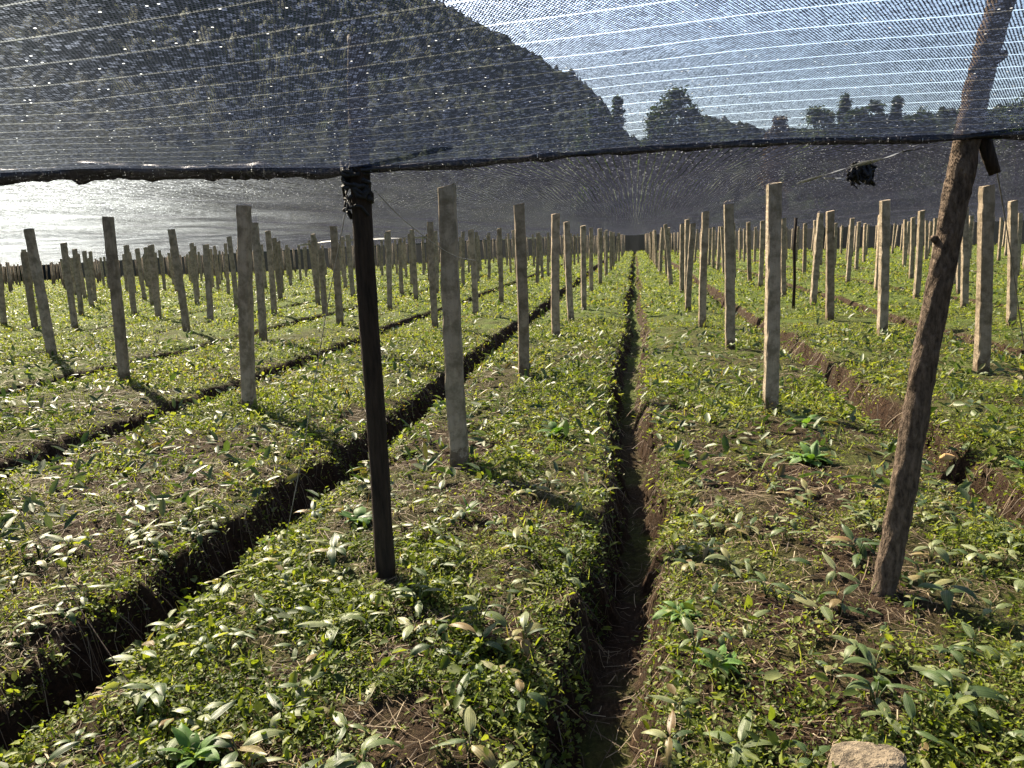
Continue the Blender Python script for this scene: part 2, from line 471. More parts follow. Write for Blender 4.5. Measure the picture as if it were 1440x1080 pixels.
def curve_pts(P, n):
    """Catmull-Rom through P"""
    P = [Vector(p) for p in P]; out = []
    Q = [P[0] * 2 - P[1]] + P + [P[-1] * 2 - P[-2]]
    for i in range(1, len(Q) - 2):
        for k in range(n):
            t = k / n
            out.append(.5 * ((2 * Q[i]) + (Q[i + 1] - Q[i - 1]) * t + (2 * Q[i - 1] - 5 * Q[i] + 4 * Q[i + 1] - Q[i + 2]) * t * t
                             + (-Q[i - 1] + 3 * Q[i] - 3 * Q[i + 1] + Q[i + 2]) * t ** 3))
    out.append(P[-1]); return out

# the rolled seam between the two cloths
px = np.arange(-9, 9.01, .035)
pts = [(x, EDGE_Y - .01 + .012 * math.sin(x * 9), float(rope_z(x)) - .012) for x in px]
rad = [.006 + .024 * float(fbm(x * 5.1, 0.3, 61, 4)) + .012 * float(sstep(-1.1, -1.6, x)) - .006 * float(sstep(-.9, -.4, x)) for x in px]
V, F = tube_arr(pts, rad, 12, .75, 5)
tag(link_mesh('rolled_net_seam', py_mesh('rolled_net_seam', V, F), M_ROLL), 'rolled black hem of cloth tied between dark post and leaning log', 'net hem')


# ------------------------------------------------------------------ perimeter screen of hanging cloth
wx = np.arange(-115, 64, .35)
wz = np.linspace(-.15, 1, 8)
WX, WZ = np.meshgrid(wx, wz)
WY = wall_y(WX) + .12 + .10 * np.sin(WX * 4.1) * (1 - WZ * .6) + .1 * (fbm(WX * 1.5, WZ * 2, 71) - .5)
WZZ = WZ * 1.88 + drop(WX)
g = G('black_screen_cloth'); co = g.coord()
col = g.ramp(g.noise(g.scale(co, 2, 2, .3), 1.0, 4), [(.3, (.010, .011, .012)), (.7, (.030, .032, .034))])
m_screen = g.done(g.mixs(.18, g.principled(col, .8, .2), g.bsdf('Translucent', c4(.03, .032, .035))))
tag(link_mesh('net_screen', grid_mesh('net_screen', np.stack([WX, WY, WZZ], -1)), m_screen), 'dark cloth screen hanging along the far boundary behind the posts', 'net screen')


# ------------------------------------------------------------------ posts
def post_mesh(seed, H=2.3, w=.118, d=.112):
    rnd = random.Random(seed)
    bm = bmesh.new()
    n = 26
    rings = []
    prof = []
    c = .012
    base = [(-w / 2 + c, -d / 2), (w / 2 - c, -d / 2), (w / 2, -d / 2 + c), (w / 2, d / 2 - c), (w / 2 - c, d / 2), (-w / 2 + c, d / 2), (-w / 2, d / 2 - c), (-w / 2, -d / 2 + c)]
    bx_, by_ = rnd.uniform(-.016, .016), rnd.uniform(-.012, .012)
    for i in range(n + 1):
        t = i / n
        z = -.4 + (H) * t
        s = 1.04 - .09 * t
        ox = bx_ * math.sin(t * math.pi * 1.3) + .004 * (rnd.random() - .5); oy = by_ * math.sin(t * math.pi)
        ring = []
        for k, (x, y) in enumerate(base):
            j = 1 + .07 * (rnd.random() - .5) * (1.6 if k in (0, 7, 1) else 1)
            zz = z + (.018 * (rnd.random() - .5) + .02 * x / w if i == n else 0)
            ring.append(bm.verts.new((x * s * j + ox, y * s * j + oy, zz)))
        rings.append(ring)
    for i in range(n):
        for k in range(8):
            bm.faces.new((rings[i][k], rings[i][(k + 1) % 8], rings[i + 1][(k + 1) % 8], rings[i + 1][k]))
    bm.faces.new(rings[-1]); bm.faces.new(rings[0][::-1])
    bm.normal_update()
    me = bpy.data.meshes.new('post'); bm.to_mesh(me); bm.free()
    me.materials.append(M_POST)
    return me

POSTM = [post_mesh(100 + k) for k in range(8)]
KNOWN = [  # base x, base y, top dx, height, yaw
    (-1.19, 4.98, -.02, 1.87, 4), (-1.26, 8.48, .03, 1.90, 13), (-1.23, 12.0, .02, 1.92, 12), (-1.19, 14.45, -.06, 1.84, 13), (-1.11, 16.8, .02, 1.80, 12),
    (1.14, 6.72, -.01, 1.90, 6), (1.25, 10.57, -.04, 1.95, 4), (1.11, 13.15, .02, 1.88, 6), (1.06, 15.99, .07, 1.76, 4),
    (-3.7, 6.8, .13, 1.97, 3), (-3.62, 10.2, .02, 1.9, 5), (-3.68, 13.87, 0, 2.0, 6), (-3.39, 16.14, 0, 1.78, 8), (-3.3, 18.85, .04, 1.83, 8),
    (-6.33, 12.31, .06, 2.1, 4), (-6.16, 8.37, .05, 2.1, 5), (-5.76, 14.43, .02, 1.93, 4), (-5.85, 17.87, .08, 1.87, 6),
    (-8.82, 14.02, -.06, 2.04, 0), (-9.07, 10.7, -.06, 2.13, 4), (-9.9, 16.75, .09, 1.88, 3), (-11.69, 17.44, .04, 1.8, 3), (-12.85, 15.99, 0, 1.94, 5), (-14.08, 16.2, 0, 1.8, 2), (-15.96, 17.35, .1, 1.72, 0),
    (3.58, 8.64, -.06, 1.92, 5), (3.5, 11.69, -.06, 1.89, 8), (3.3, 13.91, -.06, 1.83, 6), (5.66, 12.75, -.1, 1.88, 6), (7.4, 19.22, -.08, 1.82, 5),
    (-7.55, 24.42, .04, 1.8, 4), (-7.31, 17.45, 0, 1.83, 4)]
posts = [(x, y, dx, h, yaw, 0) for (x, y, dx, h, yaw) in KNOWN]
rr = random.Random(5)
kx = -34
for k in range(-46, 26):
    X = (1.15 + 2.4 * k) if k >= 0 else (-1.2 + 2.45 * (k + 1))
    y = 4.0 + rr.uniform(0, 3)
    mine = [p[1] for p in posts if abs(p[0] - X) < 1.0]
    if mine: y = max(mine) + rr.uniform(2.6, 3.2)
    elif abs(X) > 4: y = max(y, abs(X) * (1.15 if X > -40 else .98) if X < 0 else X * 2.0)
    while y < float(wall_y(X)) - 1.0:
        x = X + rr.uniform(-.13, .13)
        az = math.degrees(math.atan2(x, y))
        if -45 < az < 27:
            posts.append((x, y, rr.gauss(0, .06), 1.86 + rr.uniform(-.06, .07) + (.08 if X < -5 else 0), rr.uniform(-2, 14), 1))
        y += rr.uniform(2.5, 3.3)
posts.sort(key=lambda p: math.hypot(p[0], p[1]))
def row_of(x):
    return round((x - 1.15) / 2.4) + 1 if x > 0 else -(round((-1.2 - x) / 2.45) + 1)
ORD = lambda n: '%d%s' % (n, 'th' if 10 <= n % 100 <= 20 else {1: 'st', 2: 'nd', 3: 'rd'}.get(n % 10, 'th'))
cnt = {}
far_v = []; far_f = []; nb = 0
for i, (x, y, dx, h, yaw, auto) in enumerate(posts):
    zb = float(zground(x, y)) if -30 < x < 24 else float(drop(x))
    if i < 300:
        rw = row_of(x); cnt[rw] = cnt.get(rw, 0) + 1
        me = POSTM[i % 8]
        o = bpy.data.objects.new('post', me); COL.objects.link(o)
        o.location = (x, y, zb - .01)
        o.scale = (1 + rr.uniform(-.1, .08), 1 + rr.uniform(-.1, .08), (h + .01) / 1.9)
        o.rotation_euler = (rr.uniform(-.015, .015), math.atan2(dx, h), R(yaw))
        side = 'right' if rw > 0 else 'left'
        rowtxt = ('row just %s of' % side) if abs(rw) == 1 else ('%s row %s of' % (ORD(abs(rw)), side))
        where = 'nearest' if cnt[rw] == 1 else ORD(cnt[rw]) + ' nearest'
        tag(o, '%s grey post in the %s the middle furrow' % (where, rowtxt), 'post', 'weathered square posts in rows holding the shade cloth')
    else:
        w = .056
        for (ax, ay) in ((-w, -w), (w, -w), (w, w), (-w, w)): far_v.append((x + ax, y + ay, zb - .1))
        for (ax, ay) in ((-w, -w), (w, -w), (w, w), (-w, w)): far_v.append((x + ax * .93 + dx, y + ay * .93, zb + h + rr.uniform(-.01, .01)))
        for q in ((0, 1, 5, 4), (1, 2, 6, 5), (2, 3, 7, 6), (3, 0, 4, 7), (4, 5, 6, 7)): far_f.append([nb + k for k in q])
        nb += 8
if far_v:
    tag(link_mesh('distant_posts', np_mesh('distant_posts', np.array(far_v), np.array(far_f), 4, False), M_POST), 'mass of small grey posts at the far end of the field', 'posts', kind='stuff')

# thin dark iron stake among the posts on the right
V, F = tube_arr([(3.10, 16.0, -.2), (3.11, 16.0, .6), (3.08, 16.0, 1.2), (3.10, 16.0, 1.78)], .030, 8, .2, 2)
tag(link_mesh('stake', py_mesh('stake', V, F), M_DARKPOST), 'thin black stake standing among the pale posts on the right', 'stake')

# dark front post
pp = curve_pts([(-1.15, 3.22, -.35), (-1.155, 3.22, .0), (-1.15, 3.225, .7), (-1.155, 3.225, 1.3), (-1.15, 3.23, 1.85), (-1.13, 3.25, 2.36)], 10)
rad = [.046 - .005 * i / len(pp) for i in range(len(pp))]
V, F = tube_arr(pp, rad, 20, .09, 3)
tag(link_mesh('dark_post', py_mesh('dark_post', V, F), M_DARKPOST), 'near-black wooden post in front, nearest to the viewer, holding the cloth hem', 'post')
# the knot of cloth and wire at its head
knot_v = []; knot_f = []
for k in range(20):
    a = rr.uniform(0, 6.28); z = rr.uniform(1.70, 1.86)
    P = []
    for s in range(9):
        aa = a + s * .45
        r_ = .046 + .016 * rr.random()
        P.append((-1.155 - .01 + r_ * math.cos(aa), 3.222 + r_ * math.sin(aa), z - .012 * s * rr.random() + .01 * rr.random()))
    v, f = tube_arr(P, .006 + .005 * rr.random(), 5, .4, k)
    n0 = len(knot_v); knot_v += v; knot_f += [tuple(i + n0 for i in q) for q in f]
tag(link_mesh('net_knot', py_mesh('net_knot', knot_v, knot_f), M_BLACK), 'black bundle of cloth and twine knotted round the dark post top', 'knot')

# leaning bark log
root = bpy.data.objects.new('leaning_log', None); COL.objects.link(root); root.location = (1.02, 3.21, 0)
tag(root, 'leaning bark-covered log propping the cloth hem on the right', 'log')
lp = [(1.0, 3.20, -.25), (1.02, 3.21, .0), (1.075, 3.215, .45), (1.125, 3.22, .95), (1.185, 3.225, 1.45), (1.235, 3.235, 1.85), (1.275, 3.24, 2.1), (1.325, 3.245, 2.32), (1.37, 3.25, 2.5)]
pp = curve_pts([Vector(p) - Vector((1.02, 3.21, 0)) for p in lp], 22)
rad = [.051 - .009 * i / len(pp) + .009 * (float(fbm(i * .16, 2.2, 6, 2)) - .5) for i in range(len(pp))]
V, F = tube_arr(pp, rad, 36, .17, 9)
link_mesh('trunk', py_mesh('trunk', V, F), M_BARK, root)
for (z, x, ang, ln, rd) in ((2.06, .235, 180, .035, .016), (2.10, .275, -10, .045, .020), (1.45, .14, 200, .04, .015)):
    p0 = Vector((x, .02, z)); d_ = Vector((math.cos(R(ang)), -.35, .35))
    V, F = tube_arr([p0, p0 + d_ * ln * .6, p0 + d_ * ln], [rd * 1.3, rd, rd * .6], 9, .3, 4)
    link_mesh('knot_stub', py_mesh('knot_stub', V, F), M_BARK, root)
V, F = tube_arr([Vector((.262, .03, 1.86)), Vector((.29, .025, 1.76)), Vector((.315, .02, 1.69))], [.024, .024, .02], 9, .2, 8)
link_mesh('branch_stub', py_mesh('branch_stub', V, F), M_DARKPOST, root)

# wires
def wire(pts, label, r=.0022, mat=None, name='guy_wire'):
    V, F = tube_arr(curve_pts(pts, 10), r, 5)
    tag(link_mesh(name, py_mesh(name, V, F), mat or M_WIRE), label, 'wire')
wire([(-1.19, 3.17, 1.70), (-1.37, 3.28, 1.22), (-1.60, 3.42, .55), (-1.79, 3.5, 0.0)], 'thin guy wire slanting from dark post head to the ground')
wire([(-1.09, 3.22, 1.74), (-1.03, 3.5, 1.6), (-.98, 4.1, 1.45), (-.95, 4.6, 1.40)], 'short wire dropping behind the dark post head', .0018)
wire([(-2.72, 2.75, .64), (-2.35, 2.55, .44), (-2.0, 2.33, .22), (-1.62, 2.11, 0.0)], 'loose wire slanting over the left furrow to the front bed', .0022, M_DARKPOST)
wire([(1.30, 3.22, 1.86), (1.56, 3.6, 1.45), (1.90, 4.1, .86), (2.35, 4.7, 0.0)], 'guy wire running from the leaning log down to the right', .0026)

# pale tape and dark scrap under the cloth on the right
def ribbon(name, pts, w, mat, label, cat):
    P = curve_pts(pts, 8); V = []; F = []
    for i, p in enumerate(P):
        t = (P[min(i + 1, len(P) - 1)] - P[max(i - 1, 0)]).normalized()
        s = t.cross(Vector((0, 0, 1))).normalized()
        ww = w * (.7 + .6 * float(vnoise(i * .7, 1.3, 3)))
        tw = .5 * math.sin(i * .6)
        sv = (s * math.cos(tw) + Vector((0, 0, 1)) * math.sin(tw)) * ww
        V += [p - sv, p + sv]
        if i: F.append((2 * i - 2, 2 * i - 1, 2 * i + 1, 2 * i))
    me = py_mesh(name, V, F)
    o = link_mesh(name, me, mat)
    md = o.modifiers.new('thick', 'SOLIDIFY'); md.thickness = .001
    return tag(o, label, cat)
ribbon('tape', [(1.10, 5.65, 1.83), (1.13, 4.7, 1.835), (1.15, 4.0, 1.83), (1.17, 3.5, 1.835)], .013, M_TAPE, 'pale plastic tape running under the cloth beside the nearest right post', 'tape')
ribbon('tape', [(1.17, 5.2, 1.83), (1.27, 5.25, 1.825), (1.38, 5.28, 1.83)], .014, M_TAPE, 'short pale tape end beside the hanging black scrap', 'tape')
sv = []; sf = []
for k in range(60):
    a = rr.uniform(0, 6.28); r0 = rr.uniform(0, .05)
    p = Vector((1.23 + r0 * math.cos(a), 4.62 + r0 * math.sin(a), 1.87))
    P = [p]
    for s in range(4):
        p = p + Vector((rr.uniform(-.03, .03), rr.uniform(-.03, .03), -rr.uniform(.005, .045))); P.append(p)
    v, f = tube_arr(P, rr.uniform(.004, .010), 4)
    n0 = len(sv); sv += v; sf += [tuple(i + n0 for i in q) for q in f]
tag(link_mesh('net_scrap', py_mesh('net_scrap', sv, sf), M_BLACK), 'tangled black scrap of netting hanging from the cloth on the right', 'net scrap')
ribbon('tape', [(-14.1, 31.3, 1.68), (-12.4, 30.2, 1.80), (-10.5, 29.4, 1.82), (-7.7, 28.6, 1.80)], .075, M_TAPE, 'pale strip coloured bright like a sunlit fold of the roof cloth, far left', 'tape')  # stands for a sunlit cloth fold, its brightness put into the pale colour


# ------------------------------------------------------------------ ground cover
def in_view(x, y, m0=4.0, m1=4.0):
    az = np.degrees(np.arctan2(x + 0, y))
    side = .6 / np.maximum(np.hypot(x, y), .6)
    s = np.degrees(side)
    return (az > -43 - m0 - s) & (az < 25 + m1 + s)

def cover(x, y):
    """0 bare .. 1 lush"""
    d = np.abs(furrow_dist(x, y))
    n = fbm(x * .95, y * .75, 15, 4)
    near = 1 - sstep(4, 12, y)
    bare = .46 * near + .37 * (1 - near) - .10 * (1 - sstep(2.6, 4.2, y))
    c = sstep(bare - .06, bare + .18, n)
    fine = sstep(.36, .56, fbm(x * 5.5, y * 5.5, 27, 3))
    c = c * (1 - near * .85 * (1 - fine)) + .22 * near * fine
    lip = np.exp(-((d - .21) / .13) ** 2)
    c = np.maximum(c, (.25 + .75 * sstep(.42, .6, fbm(x * 3.1, y * 3.1, 37, 3))) * .75 * lip)
    # poor strip on the left beds close by, as walked-on mulch
    c = c * (1 - .55 * sstep(.30, .9, -x - 2.2) * near * sstep(.45, .6, fbm(x * .6, y * .6, 19)))
    return c * sstep(.08, .16, d)

def scatter(n, y0, y1, powy=1.0):
    """random points in the view wedge, uniform per ground area"""
    u = RNG.random(n * 2)
    y = np.sqrt(y0 ** 2 + u * (y1 ** 2 - y0 ** 2))
    t = np.tan(np.radians(RNG.uniform(-50, 32, n * 2)))
    # uniform in x across the wedge
    lo, hi = math.tan(R(-48)), math.tan(R(30))
    x = y * (lo + (hi - lo) * RNG.random(n * 2))
    k = in_view(x, y) & (y < wall_y(x) - .3) & (x > -112) & (x < 70)
    return x[k][:n], y[k][:n]

def leaves(x, y, z, L, W, rnd, tilt, fold=.25, round_=True, az=None):
    """folded leaf blades: arrays of base point, length, width, upward tilt"""
    n = len(x)
    az = RNG.uniform(0, 2 * np.pi, n) if az is None else az
    roll = RNG.normal(0, .45, n)
    d = np.stack([np.cos(az) * np.cos(tilt), np.sin(az) * np.cos(tilt), np.sin(tilt)], -1)
    s0 = np.stack([-np.sin(az), np.cos(az), np.zeros(n)], -1)
    u0 = np.cross(d, s0)
    s = s0 * np.cos(roll)[:, None] + u0 * np.sin(roll)[:, None]
    u = np.cross(d, s)
    B = np.stack([x, y, z], -1)
    Lc = L[:, None]; Wc = W[:, None]
    if round_:
        def P(t, w, h): return B + d * (t * Lc) + s * (w * Wc) + u * (h * Wc)
        V = np.stack([P(0, 0, 0), P(.28, -.42, .10), P(.68, -.40, .06), P(1, 0, -.25), P(.68, .40, .06), P(.28, .42, .10), P(.5, 0, -fold * .5)], 1)
        T = np.array([[0, 6, 1], [1, 6, 2], [2, 6, 3], [3, 6, 4], [4, 6, 5], [5, 6, 0]])
        idx = (np.arange(n) * 7)[:, None, None] + T[None]
        return V.reshape(-1, 3), idx.reshape(-1, 3), np.repeat(rnd, 6)
    def P(t, w, h): return B + d * (t * Lc) + s * (w * Wc) + u * (h * Wc)
    V = np.stack([P(0, 0, 0), P(.5, -.5, .12), P(1, 0, -.15), P(.5, .5, .12)], 1)
    T = np.array([[0, 2, 1], [0, 3, 2]])
    idx = (np.arange(n) * 4)[:, None, None] + T[None]
    return V.reshape(-1, 3), idx.reshape(-1, 3), np.repeat(rnd, 2)

class Acc:
    def __init__(s): s.v = []; s.f = []; s.r = []; s.n = 0
    def add(s, t):
        v, f, r = t; s.v.append(v); s.f.append(f + s.n); s.r.append(r); s.n += len(v)
    def mesh(s, name): return np_mesh(name, np.concatenate(s.v), np.concatenate(s.f), 3, False, np.concatenate(s.r))

def clumps(nc, y0, y1, per, spread, hmax, L0, L1, round_, hue):
    x, y = scatter(nc, y0, y1)
    k = RNG.random(len(x)) < cover(x, y)
    x, y = x[k], y[k]
    kind = vnoise(x * 1.6, y * 1.6, 33)
    size = .4 + 1.1 * RNG.random(len(x)) ** 2
    m = RNG.integers(max(2, per // 2), per + 1, len(x))
    X = np.repeat(x, m); Y = np.repeat(y, m); S = np.repeat(size, m); K = np.repeat(kind, m)
    n = len(X)
    rr_ = spread * S * np.sqrt(RNG.random(n)); aa = RNG.uniform(0, 6.283, n)
    X = X + rr_ * np.cos(aa); Y = Y + rr_ * np.sin(aa)
    hh = hmax * S * RNG.random(n) ** 1.3 * (1 - .5 * rr_ / (spread * S + 1e-6))
    ins = (X > -30) & (X < 24)
    Z = np.where(ins, zground(X, Y), drop(X)) + hh + .004
    L = RNG.uniform(L0, L1, n) * (.6 + .5 * S)
    W = L * RNG.uniform(.32, .72, n)
    base = np.repeat(RNG.random(len(x)) * .40, m)
    rnd = np.clip(base + hue - .12 + .55 * K + RNG.normal(0, .13, n), 0, .94)
    rnd = np.where(RNG.random(n) < .08, RNG.uniform(.9, .999, n), rnd)
    return leaves(X, Y, Z, L, W, rnd, RNG.normal(.25, .5, n), round_=round_, az=aa + RNG.normal(0, .9, n))

A = Acc()
A.add(clumps(30000, 1.1, 4.2, 10, .045, .075, .008, .024, True, .05))
A.add(clumps(3600, 1.1, 5, 7, .05, .10, .025, .055, True, .12))
A.add(clumps(4200, 5, 10, 7, .07, .11, .03, .065, True, .16))
A.add(clumps(26000, 4.2, 8, 9, .06, .08, .014, .030, True, .08))
A.add(clumps(26000, 8, 15, 7, .09, .075, .022, .048, False, .20))
A.add(clumps(34000, 15, 32, 5, .14, .09, .040, .085, False, .26))
A.add(clumps(36000, 32, 95, 4, .22, .12, .075, .16, False, .26))
o = link_mesh('weeds', A.mesh('weeds'), M_WEED)
tag(o, 'low green weeds and clover covering the raised beds', 'ground cover', kind='stuff')

# grass blades
A = Acc()
for (n, y0, y1, l0, l1, w) in ((9000, 1.1, 5, .03, .10, .0028), (14000, 5, 14, .05, .13, .005), (16000, 14, 40, .08, .16, .012)):
    x, y = scatter(n, y0, y1)
    k = RNG.random(len(x)) < cover(x, y) * .8 + .08
    x, y = x[k], y[k]; m = len(x)
    ok = np.abs(furrow_dist(x, y)) > .14
    x, y = x[ok], y[ok]; m = len(x)
    z = np.where((x > -30) & (x < 24), zground(x, y), drop(x))
    A.add(leaves(x, y, z, RNG.uniform(l0, l1, m), np.full(m, w) * 2, RNG.uniform(.35, .85, m), RNG.uniform(.5, 1.4, m), round_=False))
tag(link_mesh('grass', A.mesh('grass'), M_WEED), 'thin blades of grass among the weeds', 'grass', kind='stuff')

# dry straw and dead stems lying on the beds
def straw(n, y0, y1, l0, l1, w):
    x, y = scatter(n, y0, y1)
    d = furrow_dist(x, y)
    k = (RNG.random(len(x)) < 1.05 - .8 * cover(x, y)) & ((np.abs(d) > .11) | (RNG.random(len(x)) < .3))
    x, y = x[k], y[k]; m = len(x)
    az = RNG.uniform(0, 6.283, m); L = RNG.uniform(l0, l1, m) * RNG.random(m) ** .5
    bend = RNG.normal(0, .09, m)
    V = []
    for t in (0, .33, .66, 1.0):
        a = az + bend * t
        cx = x + np.cos(a) * L * (t - .5); cy = y + np.sin(a) * L * (t - .5)
        zz = zground(cx, cy) + .005 + RNG.random(m) * .018
        nx_, ny_ = -np.sin(a), np.cos(a)
        ww = w * RNG.uniform(.6, 1.3, m)
        V.append(np.stack([cx - nx_ * ww, cy - ny_ * ww, zz], -1)); V.append(np.stack([cx + nx_ * ww, cy + ny_ * ww, zz + ww * .6], -1))
    V = np.stack(V, 1)
    T = np.array([[0, 1, 3], [0, 3, 2], [2, 3, 5], [2, 5, 4], [4, 5, 7], [4, 7, 6]])
    idx = (np.arange(m) * 8)[:, None, None] + T[None]
    return V.reshape(-1, 3), idx.reshape(-1, 3), np.repeat(RNG.random(m) ** 1.3 * .98, 6)
def fringe(n, y0, y1, l0, l1, w):
    x, y = scatter(n, y0, y1)
    d = furrow_dist(x, y)
    k = (np.abs(d) > .10) & (np.abs(d) < .30)
    x, y, d = x[k], y[k], d[k]; m = len(x)
    az = np.where(d > 0, np.pi, 0) + RNG.normal(0, 1.2, m); L = RNG.uniform(l0, l1, m)
    V = []
    for t in (0, .33, .66, 1.0):
        a = az + RNG.normal(0, .12, m)
        cx = x + np.cos(a) * L * t * .8; cy = y + np.sin(a) * L * t
        zz = np.maximum(zground(cx, cy), zground(x, y) - .9 * L * t) + .008 + .02 * np.sin(t * 3)
        ww = w * RNG.uniform(.6, 1.3, m)
        V.append(np.stack([cx, cy - ww, zz], -1)); V.append(np.stack([cx, cy + ww, zz + ww * .6], -1))
    V = np.stack(V, 1)
    T = np.array([[0, 1, 3], [0, 3, 2], [2, 3, 5], [2, 5, 4], [4, 5, 7], [4, 7, 6]])
    idx = (np.arange(m) * 8)[:, None, None] + T[None]
    return V.reshape(-1, 3), idx.reshape(-1, 3), np.repeat(RNG.random(m) ** 1.5 * .7, 6)
A = Acc()
A.add(fringe(5000, 1.1, 6, .05, .2, .0018))
A.add(fringe(11000, 6, 16, .07, .24, .0035))
A.add(straw(14000, 1.1, 5, .04, .22, .0013))
A.add(straw(9000, 5, 13, .08, .30, .0025))
A.add(straw(1500, 1.1, 9, .15, .45, .0026))
tag(link_mesh('straw', A.mesh('straw'), M_STRAW), 'dry brown straw and dead stems lying on the beds', 'straw', kind='stuff')


# ------------------------------------------------------------------ crop plants with pleated leaves
def crop_leaf(rnd, L, W, az, pitch, curl, stalk, nl=8, nw=13):
    V = []; F = []
    ca, sa = math.cos(az), math.sin(az)
    p = Vector((0, 0, 0)); el = pitch + .35
    cl = []
    cur = Vector((ca * math.cos(1.1) * stalk * .6, sa * math.cos(1.1) * stalk * .6, stalk * .8))
    e = pitch
    step = L / nl
    tw = rnd.uniform(-.5, .5)
    for i in range(nl + 1):
        t = i / nl
        d = Vector((ca * math.cos(e), sa * math.cos(e), math.sin(e)))
        side = Vector((-sa, ca, 0)); nrm = d.cross(side) * -1
        a = tw * t
        sd = side * math.cos(a) + nrm * math.sin(a); nm = nrm * math.cos(a) - side * math.sin(a)
        w = W * (math.sin(math.pi * min(1, t ** .8 * .97 + .03)) ** .75) * .5
        if i == nl: w = W * .01
        for k in range(nw):
            s = -1 + 2 * k / (nw - 1)
            z = (.10 * abs(s) ** 1.3 - .03) * W + (.035 * W if k % 2 else 0) * math.sin(math.pi * t)
            V.append(cur + sd * (s * w) + nm * z)
        cur = cur + d * step; e -= curl / nl
    for i in range(nl):
        for k in range(nw - 1):
            F.append((i * nw + k, i * nw + k + 1, (i + 1) * nw + k + 1, (i + 1) * nw + k))
    # stalk
    n0 = len(V)
    top = Vector((ca * math.cos(1.1) * stalk * .6, sa * math.cos(1.1) * stalk * .6, stalk * .8))
    sv, sf = tube_arr([Vector((0, 0, -.02)), top * .5 + Vector((0, 0, .002)), top + Vector((ca, sa, 0)) * .004], [.0028, .0024, .0018], 5)
    V += sv; F += [tuple(i + n0 for i in q) for q in sf]
    return V, F

def crop_mesh(seed, nleaf, Ls):
    rnd = random.Random(seed)
    V = []; F = []; RV = []; VN = []
    a0 = rnd.uniform(0, 6.28)
    for k in range(nleaf):
        L = rnd.uniform(*Ls); W = L * rnd.uniform(.24, .42)
        v, f = crop_leaf(rnd, L, W, a0 + k * 6.283 / nleaf + rnd.uniform(-.6, .6), rnd.uniform(-.15, .65), rnd.uniform(.4, 1.7), rnd.uniform(.03, .085))
        n0 = len(V); V += v; F += [tuple(i + n0 for i in q) for q in f]; RV += [rnd.random() * .45] * len(f)
        VN += [[.9, .1, .8, .35][i % 4] if i < 12 * 8 else .5 for i in range(len(f))]
    me = py_mesh('crop_plant', V, F)
    at = me.attributes.new('rnd', 'FLOAT', 'FACE'); at.data.foreach_set('value', RV)
    at = me.attributes.new('vein', 'FLOAT', 'FACE'); at.data.foreach_set('value', VN)
    me.materials.append(M_CROP)
    return me

KINDS = []
for s in range(5): KINDS.append((crop_mesh(200 + s, 1, (.08, .16)), 'single-leaved'))
for s in range(6): KINDS.append((crop_mesh(220 + s, 2, (.07, .15)), 'two-leaved'))
for s in range(5): KINDS.append((crop_mesh(240 + s, 3, (.07, .13)), 'three-leaved'))
for s in range(3): KINDS.append((crop_mesh(260 + s, 5, (.07, .13)), 'many-leaved'))
pr = random.Random(77)
spots = []
xs_, ys_ = scatter(9000, 1.25, 12)
dens = np.clip(1.25 - .08 * ys_, .25, 1) * sstep(.16, .24, np.abs(furrow_dist(xs_, ys_))) * (.35 + .65 * fbm(xs_ * .8, ys_ * .8, 91))
ok = (RNG.random(len(xs_)) < dens) & (np.degrees(np.arctan2(xs_, ys_)) > -46) & (np.degrees(np.arctan2(xs_, ys_)) < 27)
cell = {}
far_pts = []
for x, y in zip(xs_[ok], ys_[ok]):
    key = (int(x / .085), int(y / .085))
    if key in cell: continue
    cell[key] = 1
    far_pts.append((x, y))
far_pts.sort(key=lambda p: math.hypot(p[0], p[1]))
# the 300 that show largest: thinned a little so they reach some metres in
near = [p for i, p in enumerate(far_pts) if i < 1100]
keep_ = [k for k in range(len(near)) if k % 6 != 5]
near_sel = [near[k] for k in keep_][:300]
far_start = keep_[299] + 1
BED = lambda x: {-1: 'bed left of the middle furrow', 0: 'bed right of the middle furrow', -2: 'second bed to the left', 1: 'second bed to the right'}.get(
    -1 if -2.15 < x <= -.03 else 0 if -.03 < x <= 2.13 else -2 if -4.65 < x <= -2.15 else 1 if x > 2.13 else -3, 'third bed to the left')
def lane(x):
    e = sorted(FURROWS); lo = max([f for f in e if f <= x]); hi = min([f for f in e if f > x])
    t = (x - lo) / (hi - lo)
    return 'left edge' if t < .25 else 'left middle' if t < .5 else 'right middle' if t < .75 else 'right edge'
pc = {}
for (x, y) in near_sel:
    me, kind = pr.choices(KINDS, [1] * 5 + [3] * 6 + [6] * 5 + [7] * 3)[0]
    o = bpy.data.objects.new('crop_plant', me); COL.objects.link(o)
    o.location = (x, y, float(zground(x, y)) + .012)
    o.rotation_euler = (pr.uniform(-.15, .15), pr.uniform(-.15, .15), pr.uniform(0, 6.28))
    s = pr.uniform(.6, 1.08) * (1.12 if y < 3.5 else 1); o.scale = (s, s, s)
    key = (BED(x), lane(x), kind); pc[key] = pc.get(key, 0) + 1
    tag(o, '%s %s crop plant along the %s of the %s' % (ORD(pc[key]) + '-nearest', kind, lane(x), BED(x)), 'crop plant', 'pleated-leaf crop plants on the beds')
